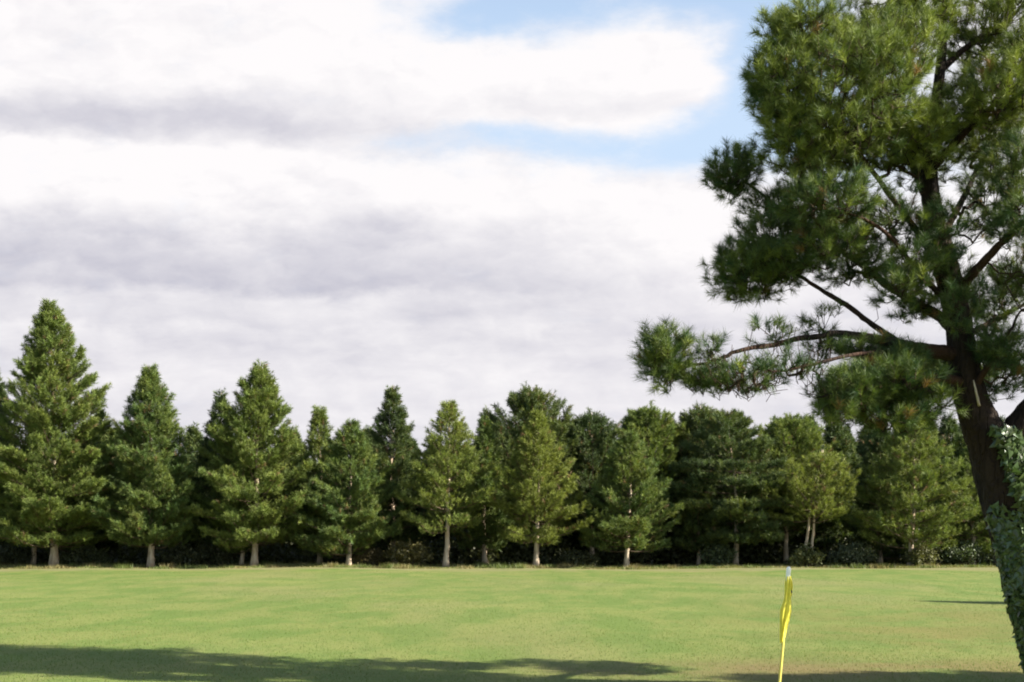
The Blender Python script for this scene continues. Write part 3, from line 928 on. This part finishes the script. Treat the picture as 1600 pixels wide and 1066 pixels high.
def build_near_pine():
    rng = np.random.default_rng(3)
    base = W(1667, 1082, NEAR)
    base[2] = float(ground_z(base[0], base[1]))
    o = thing('pine_tree', 'big near pine with dark leaning trunk and tufted crown at the right of the view', 'tree', tuple(base))
    g = Geo()
    tp = smooth_path(px_path(TRUNK), 12)
    g.tube(tp[:, :3] - base, tp[:, 3], 44, rng, 0.028)
    g.obj('trunk', M_BARK, o)
    nodes = [tp[44:, :3]]
    node_r = [tp[44:, 3]]
    for i, rows in enumerate(LIMBS):
        lp = smooth_path(px_path(rows), 7)
        wob = np.cumsum(rng.normal(size=(len(lp), 3)) * 0.009, axis=0)
        wob *= np.linspace(0, 1, len(lp))[:, None]
        lp[:, :3] += wob
        g = Geo()
        g.tube(lp[:, :3] - base, np.maximum(lp[:, 3], 0.006), 9, rng, 0.06)
        g.obj('branch', M_LIMB, o)
        nodes.append(lp[3:, :3])
        node_r.append(lp[3:, 3])
    # bare bleached stubs where limbs have died back
    for a, b, c in (((1530, 634, 5), (1525, 612, 4), (1521, 594, 2)),):
        g = Geo()
        sp = smooth_path(px_path([(*a, -.24), (*b, -.34), (*c, -.38)]), 4)
        g.tube(sp[:, :3] - base, sp[:, 3], 6, rng, 0.05)
        g.obj('dead_stub', M_PALE, o)
    # shoots of every clump, tied back to the limbs by twigs
    bare = {b[:6] for b in BARE}
    E, D, tone, leafy = [], [], [], []
    for (cx, cy, rx, ry, dy, rY, n) in CLUMPS + BARE:
        Y = NEAR + (dy if dy > 0 else dy * 0.75)
        c = W(cx, cy, Y)
        n = int(n * (1.22 if n > 60 else 1.05))
        q = unit(rng.normal(size=(n, 3))) * (rng.random((n, 1)) ** 0.36)
        q += 0.10 * rng.normal(size=(n, 3))
        p = c + q * np.array([max(rx - 5, rx * 0.7) * Y / F_PX, rY * 0.9, max(ry - 5, ry * 0.7) * Y / F_PX])
        d = unit(unit(q) * 0.75 + np.array([0, 0, 0.75]) + rng.normal(size=(n, 3)) * 0.30)
        E.append(p), D.append(d)
        leafy.append(np.full(n, (cx, cy, rx, ry, dy, rY) not in bare))
        tone.append(np.full(n, rng.uniform(-0.10, 0.12) + (0.16 if cy < 230 else -0.14)) + 0.1 * rng.normal(size=n))  # random per clump, plus sunlit top and shaded lower crown painted into the colour
    E, D, tone = np.concatenate(E), np.concatenate(D), np.concatenate(tone)
    S = np.concatenate(nodes)
    d0 = np.array([np.min(np.sum((S - e) ** 2, 1)) for e in E])
    order = np.argsort(d0)
    cap = len(S) + 2 * len(E) + 8
    N = np.zeros((cap, 3))
    N[:len(S)] = S
    par = np.full(cap, -1)
    cnt = len(S)
    seg = []
    for i in order:
        e = E[i]
        foot = e - D[i] * 0.10
        dd = np.sum((N[:cnt] - foot) ** 2, 1)
        # prefer attachment points that lie lower and inward
        dd = dd * (1 + 0.6 * (N[:cnt, 2] > e[2] + 0.05))
        j = int(np.argmin(dd))
        mid = N[j] * 0.5 + foot * 0.5 + rng.normal(size=3) * 0.012 - np.array([0, 0, 0.012])
        N[cnt], N[cnt + 1] = mid, e
        par[cnt], par[cnt + 1] = j, cnt
        cnt += 2
    load = np.zeros(cnt)
    load[len(S):] = 0.5
    for k in range(cnt - 1, len(S) - 1, -1):
        if par[k] >= 0:
            load[par[k]] += load[k]
    ks = np.arange(len(S), cnt)
    rb = np.minimum(0.0021 * np.sqrt(load[ks] + 1), 0.022)
    ra = np.minimum(0.0021 * np.sqrt(load[ks] + 2), 0.024)
    g = Geo()
    g.sticks(N[par[ks]] - base, N[ks] - base, ra, rb, 4)
    g.obj('twigs', M_TWIG, o)
    leafy = np.concatenate(leafy)
    E, D, tone = E[leafy], D[leafy], tone[leafy]
    # needles
    K = 66
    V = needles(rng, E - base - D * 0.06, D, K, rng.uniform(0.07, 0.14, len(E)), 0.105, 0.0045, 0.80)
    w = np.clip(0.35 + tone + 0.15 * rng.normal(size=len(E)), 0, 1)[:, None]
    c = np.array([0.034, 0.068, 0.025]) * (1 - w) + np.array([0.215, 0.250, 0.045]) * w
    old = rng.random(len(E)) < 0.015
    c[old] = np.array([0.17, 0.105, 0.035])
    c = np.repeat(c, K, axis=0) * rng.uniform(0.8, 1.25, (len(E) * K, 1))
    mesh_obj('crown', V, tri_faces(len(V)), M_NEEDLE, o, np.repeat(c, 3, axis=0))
    return tp


trunk_path = build_near_pine()


def build_ivy(tp):
    rng = np.random.default_rng(9)
    base = tp[0, :3].copy()
    base[2] = float(ground_z(base[0], base[1]))
    o = thing('ivy', 'glossy green ivy climbing the right side of the near pine trunk', 'ivy', tuple(base))
    g = Geo()
    zmax = CAM_H - (672 - HORIZON) * NEAR / F_PX
    P, Nn = [], []
    zz = tp[:, 2]
    keep = np.argsort(zz)
    zs, xs, ys, rs = zz[keep], tp[keep, 0], tp[keep, 1], tp[keep, 3]

    def on_trunk(z, a, off):
        x, y, r = np.interp(z, zs, xs), np.interp(z, zs, ys), np.interp(z, zs, rs)
        return np.stack([x + np.cos(a) * (r + off), y + np.sin(a) * (r + off), z], -1)

    for k in range(16):
        a0 = rng.uniform(-1.6, 1.2)
        z = np.linspace(0.02, zmax * rng.uniform(0.6, 1.0), 22)
        a = a0 + np.cumsum(rng.normal(size=22) * 0.09)
        g.tube(on_trunk(z, a, 0.012) - base, np.linspace(0.014, 0.005, 22), 5, cap=False)
    g.obj('stems', M_TWIG, o)
    n = 12000
    z = zmax * rng.random(n) ** 0.9
    a = rng.normal(size=n) * 0.62 - 0.62
    a = np.where(a < -1.75, rng.uniform(-1.4, 0.6, n), a)
    low = z < 1.8 + 0.25 * np.sin(a * 3)
    a = np.where(low, rng.uniform(-3.0, 0.4, n), a)
    # thicker beard of ivy low down
    thick = 0.02 + rng.random(n) * np.where(low, 0.13, 0.7) * (0.16 + 0.10 * np.sin(z * 3.1) + 0.10 * np.clip(2.2 - z, 0, 1))
    pos = on_trunk(z, a, thick)
    out = unit(np.stack([np.cos(a), np.sin(a), np.full(n, -0.35)], -1) + rng.normal(size=(n, 3)) * 0.35)
    # five-pointed leaf hanging outward
    tang = unit(np.cross(out, rng.normal(size=(n, 3))))
    dn = unit(np.cross(tang, out) * np.sign(np.cross(tang, out)[:, 2:3]) * -1)
    tang = np.cross(dn, out)
    L = 0.062 * (0.45 + 1.1 * rng.random((n, 1)))
    shape = np.array([(0, 0), (0.48, -0.12), (0.30, 0.34), (0, 1.0), (-0.30, 0.34), (-0.48, -0.12)])
    V = (pos[:, None] + tang[:, None] * (shape[:, 0] * 1.0)[None, :, None] * L[:, None] + dn[:, None] * shape[:, 1][None, :, None] * L[:, None]
         + out[:, None] * (np.abs(shape[:, 0]) * -0.25)[None, :, None] * L[:, None]).reshape(-1, 3) - base
    i = np.arange(n)[:, None] * 6
    T = np.concatenate([i + np.array([[0, 1, 2]]), i + np.array([[0, 2, 3]]), i + np.array([[0, 3, 4]]), i + np.array([[0, 4, 5]])])
    c = np.array([0.030, 0.054, 0.022]) * rng.uniform(0.5, 1.8, (n, 1)) + np.array([0.02, 0.02, 0.0]) * rng.random((n, 1))
    mesh_obj('leaves', V, [T], M_IVY, o, np.repeat(c, 6, axis=0))


build_ivy(trunk_path)

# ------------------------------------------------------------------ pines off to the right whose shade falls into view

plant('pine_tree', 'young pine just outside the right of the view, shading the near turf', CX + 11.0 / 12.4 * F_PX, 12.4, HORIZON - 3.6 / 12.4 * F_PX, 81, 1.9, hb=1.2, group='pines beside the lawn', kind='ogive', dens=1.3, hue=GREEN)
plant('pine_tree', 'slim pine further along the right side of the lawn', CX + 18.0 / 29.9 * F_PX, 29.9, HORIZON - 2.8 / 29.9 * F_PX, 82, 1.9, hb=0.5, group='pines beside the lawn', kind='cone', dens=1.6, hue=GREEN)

# ------------------------------------------------------------------ flagstick

def build_flag():
    m_pole, N, p, _ = new_mat('pole_paint')
    tc = N.n.new('ShaderNodeTexCoord')
    N.l.new(N.mix(N.mapr(N.noise(tc.outputs['Object'], 14, 4), 0.4, 0.7), (0.60, 0.50, 0.10, 1), (0.48, 0.39, 0.09, 1)), p.inputs['Base Color'])
    p.inputs['Roughness'].default_value = 0.4
    m_flag, N, p, out = new_mat('flag_cloth')
    tc = N.n.new('ShaderNodeTexCoord')
    c = N.mix(N.mapr(N.noise(tc.outputs['Object'], 30, 3), 0.35, 0.7), (0.86, 0.78, 0.10, 1), (0.78, 0.68, 0.07, 1))
    N.l.new(c, p.inputs['Base Color'])
    p.inputs['Roughness'].default_value = 0.75
    t = N.n.new('ShaderNodeBsdfTranslucent')
    N.l.new(c, t.inputs[0])
    mx = N.n.new('ShaderNodeMixShader')
    mx.inputs[0].default_value = 0.3
    N.l.new(p.outputs[0], mx.inputs[1])
    N.l.new(t.outputs[0], mx.inputs[2])
    N.l.new(mx.outputs[0], out.inputs[0])
    m_white, N, p, _ = new_mat('white_plastic')
    p.inputs['Base Color'].default_value = (0.82, 0.82, 0.78, 1)
    p.inputs['Roughness'].default_value = 0.35
    m_ring, N, p, _ = new_mat('dark_fitting')
    p.inputs['Base Color'].default_value = (0.03, 0.03, 0.028, 1)
    p.inputs['Roughness'].default_value = 0.5

    Y = 13.7
    foot = W(1216.5, 1078, Y)
    foot[2] = float(ground_z(foot[0], Y))
    head = W(1232.5, 886, Y)
    o = thing('golf_flagstick', 'thin leaning golf flagstick with furled yellow flag and white top', 'flagstick', tuple(foot))
    ax = head - foot
    L = np.linalg.norm(ax)
    at = lambda s: ax * s + np.array([0.006 * math.sin(s * 3.1), 0, 0])
    g = Geo()
    s = np.linspace(-0.05, 0.97, 16)
    g.tube([at(q) for q in s], np.interp(s, [0, 1], [0.0165, 0.0135]), 12)
    g.obj('pole', m_pole, o)
    g = Geo()
    g.tube([at(q) for q in (0.885, 0.905, 0.94, 0.975, 0.992, 1.003)], [0.020, 0.023, 0.024, 0.026, 0.023, 0.009], 14)
    g.obj('cap', m_white, o)
    # flag hanging in folds round the pole
    g = Geo()
    rows, sides = 26, 40
    V = []
    for i in range(rows):
        q = i / (rows - 1)
        c = at(0.925 - 0.53 * q)
        half = np.interp(q, [0, .12, .35, .5, .62, .8, 1], [0.024, 0.031, 0.034, 0.050, 0.043, 0.032, 0.017])
        th = np.linspace(0, 2 * np.pi, sides, endpoint=False)
        r = half * (1 + 0.26 * np.sin(5 * th + 2.2 * q) + 0.12 * np.sin(9 * th - 4 * q) + 0.06 * np.sin(14 * q))
        sway = np.array([0.010 * math.sin(q * 5) - 0.010 * q + 0.004, 0, 0])
        V.append(c + sway + np.stack([r * np.cos(th), r * np.sin(th), 0.012 * np.sin(3 * th) * q], -1))
    V = np.concatenate(V)
    i, j = np.meshgrid(np.arange(rows - 1), np.arange(sides), indexing='ij')
    Q = np.stack([i * sides + j, (i + 1) * sides + j, (i + 1) * sides + (j + 1) % sides, i * sides + (j + 1) % sides], -1).reshape(-1, 4)
    g.add(V, Q)
    g.obj('flag', m_flag, o)
    # the loose fly corner sticking out beside the pole and its toggle
    g = Geo()
    c0 = at(0.86) + np.array([0.030, 0.0, 0.02])
    pts = smooth_path([c0 + np.array([0.004, 0, 0.05]), c0 + np.array([0.016, -0.004, 0.0]), c0 + np.array([0.018, -0.002, -0.07]), c0 + np.array([0.012, 0, -0.15])], 5)
    g.tube(pts, np.interp(np.linspace(0, 1, len(pts)), [0, .5, 1], [0.004, 0.009, 0.004]), 7)
    g.obj('flag_corner', m_flag, o)
    g = Geo()
    c1 = at(0.80) + np.array([0.042, -0.010, 0])
    g.tube([c1 + np.array([0, 0, 0.018]), c1 + np.array([0, 0, 0.012]), c1 - np.array([0, 0, 0.012]), c1 - np.array([0, 0, 0.018])], [0.006, 0.013, 0.013, 0.006], 10)
    g.obj('toggle', m_ring, o)


build_flag()
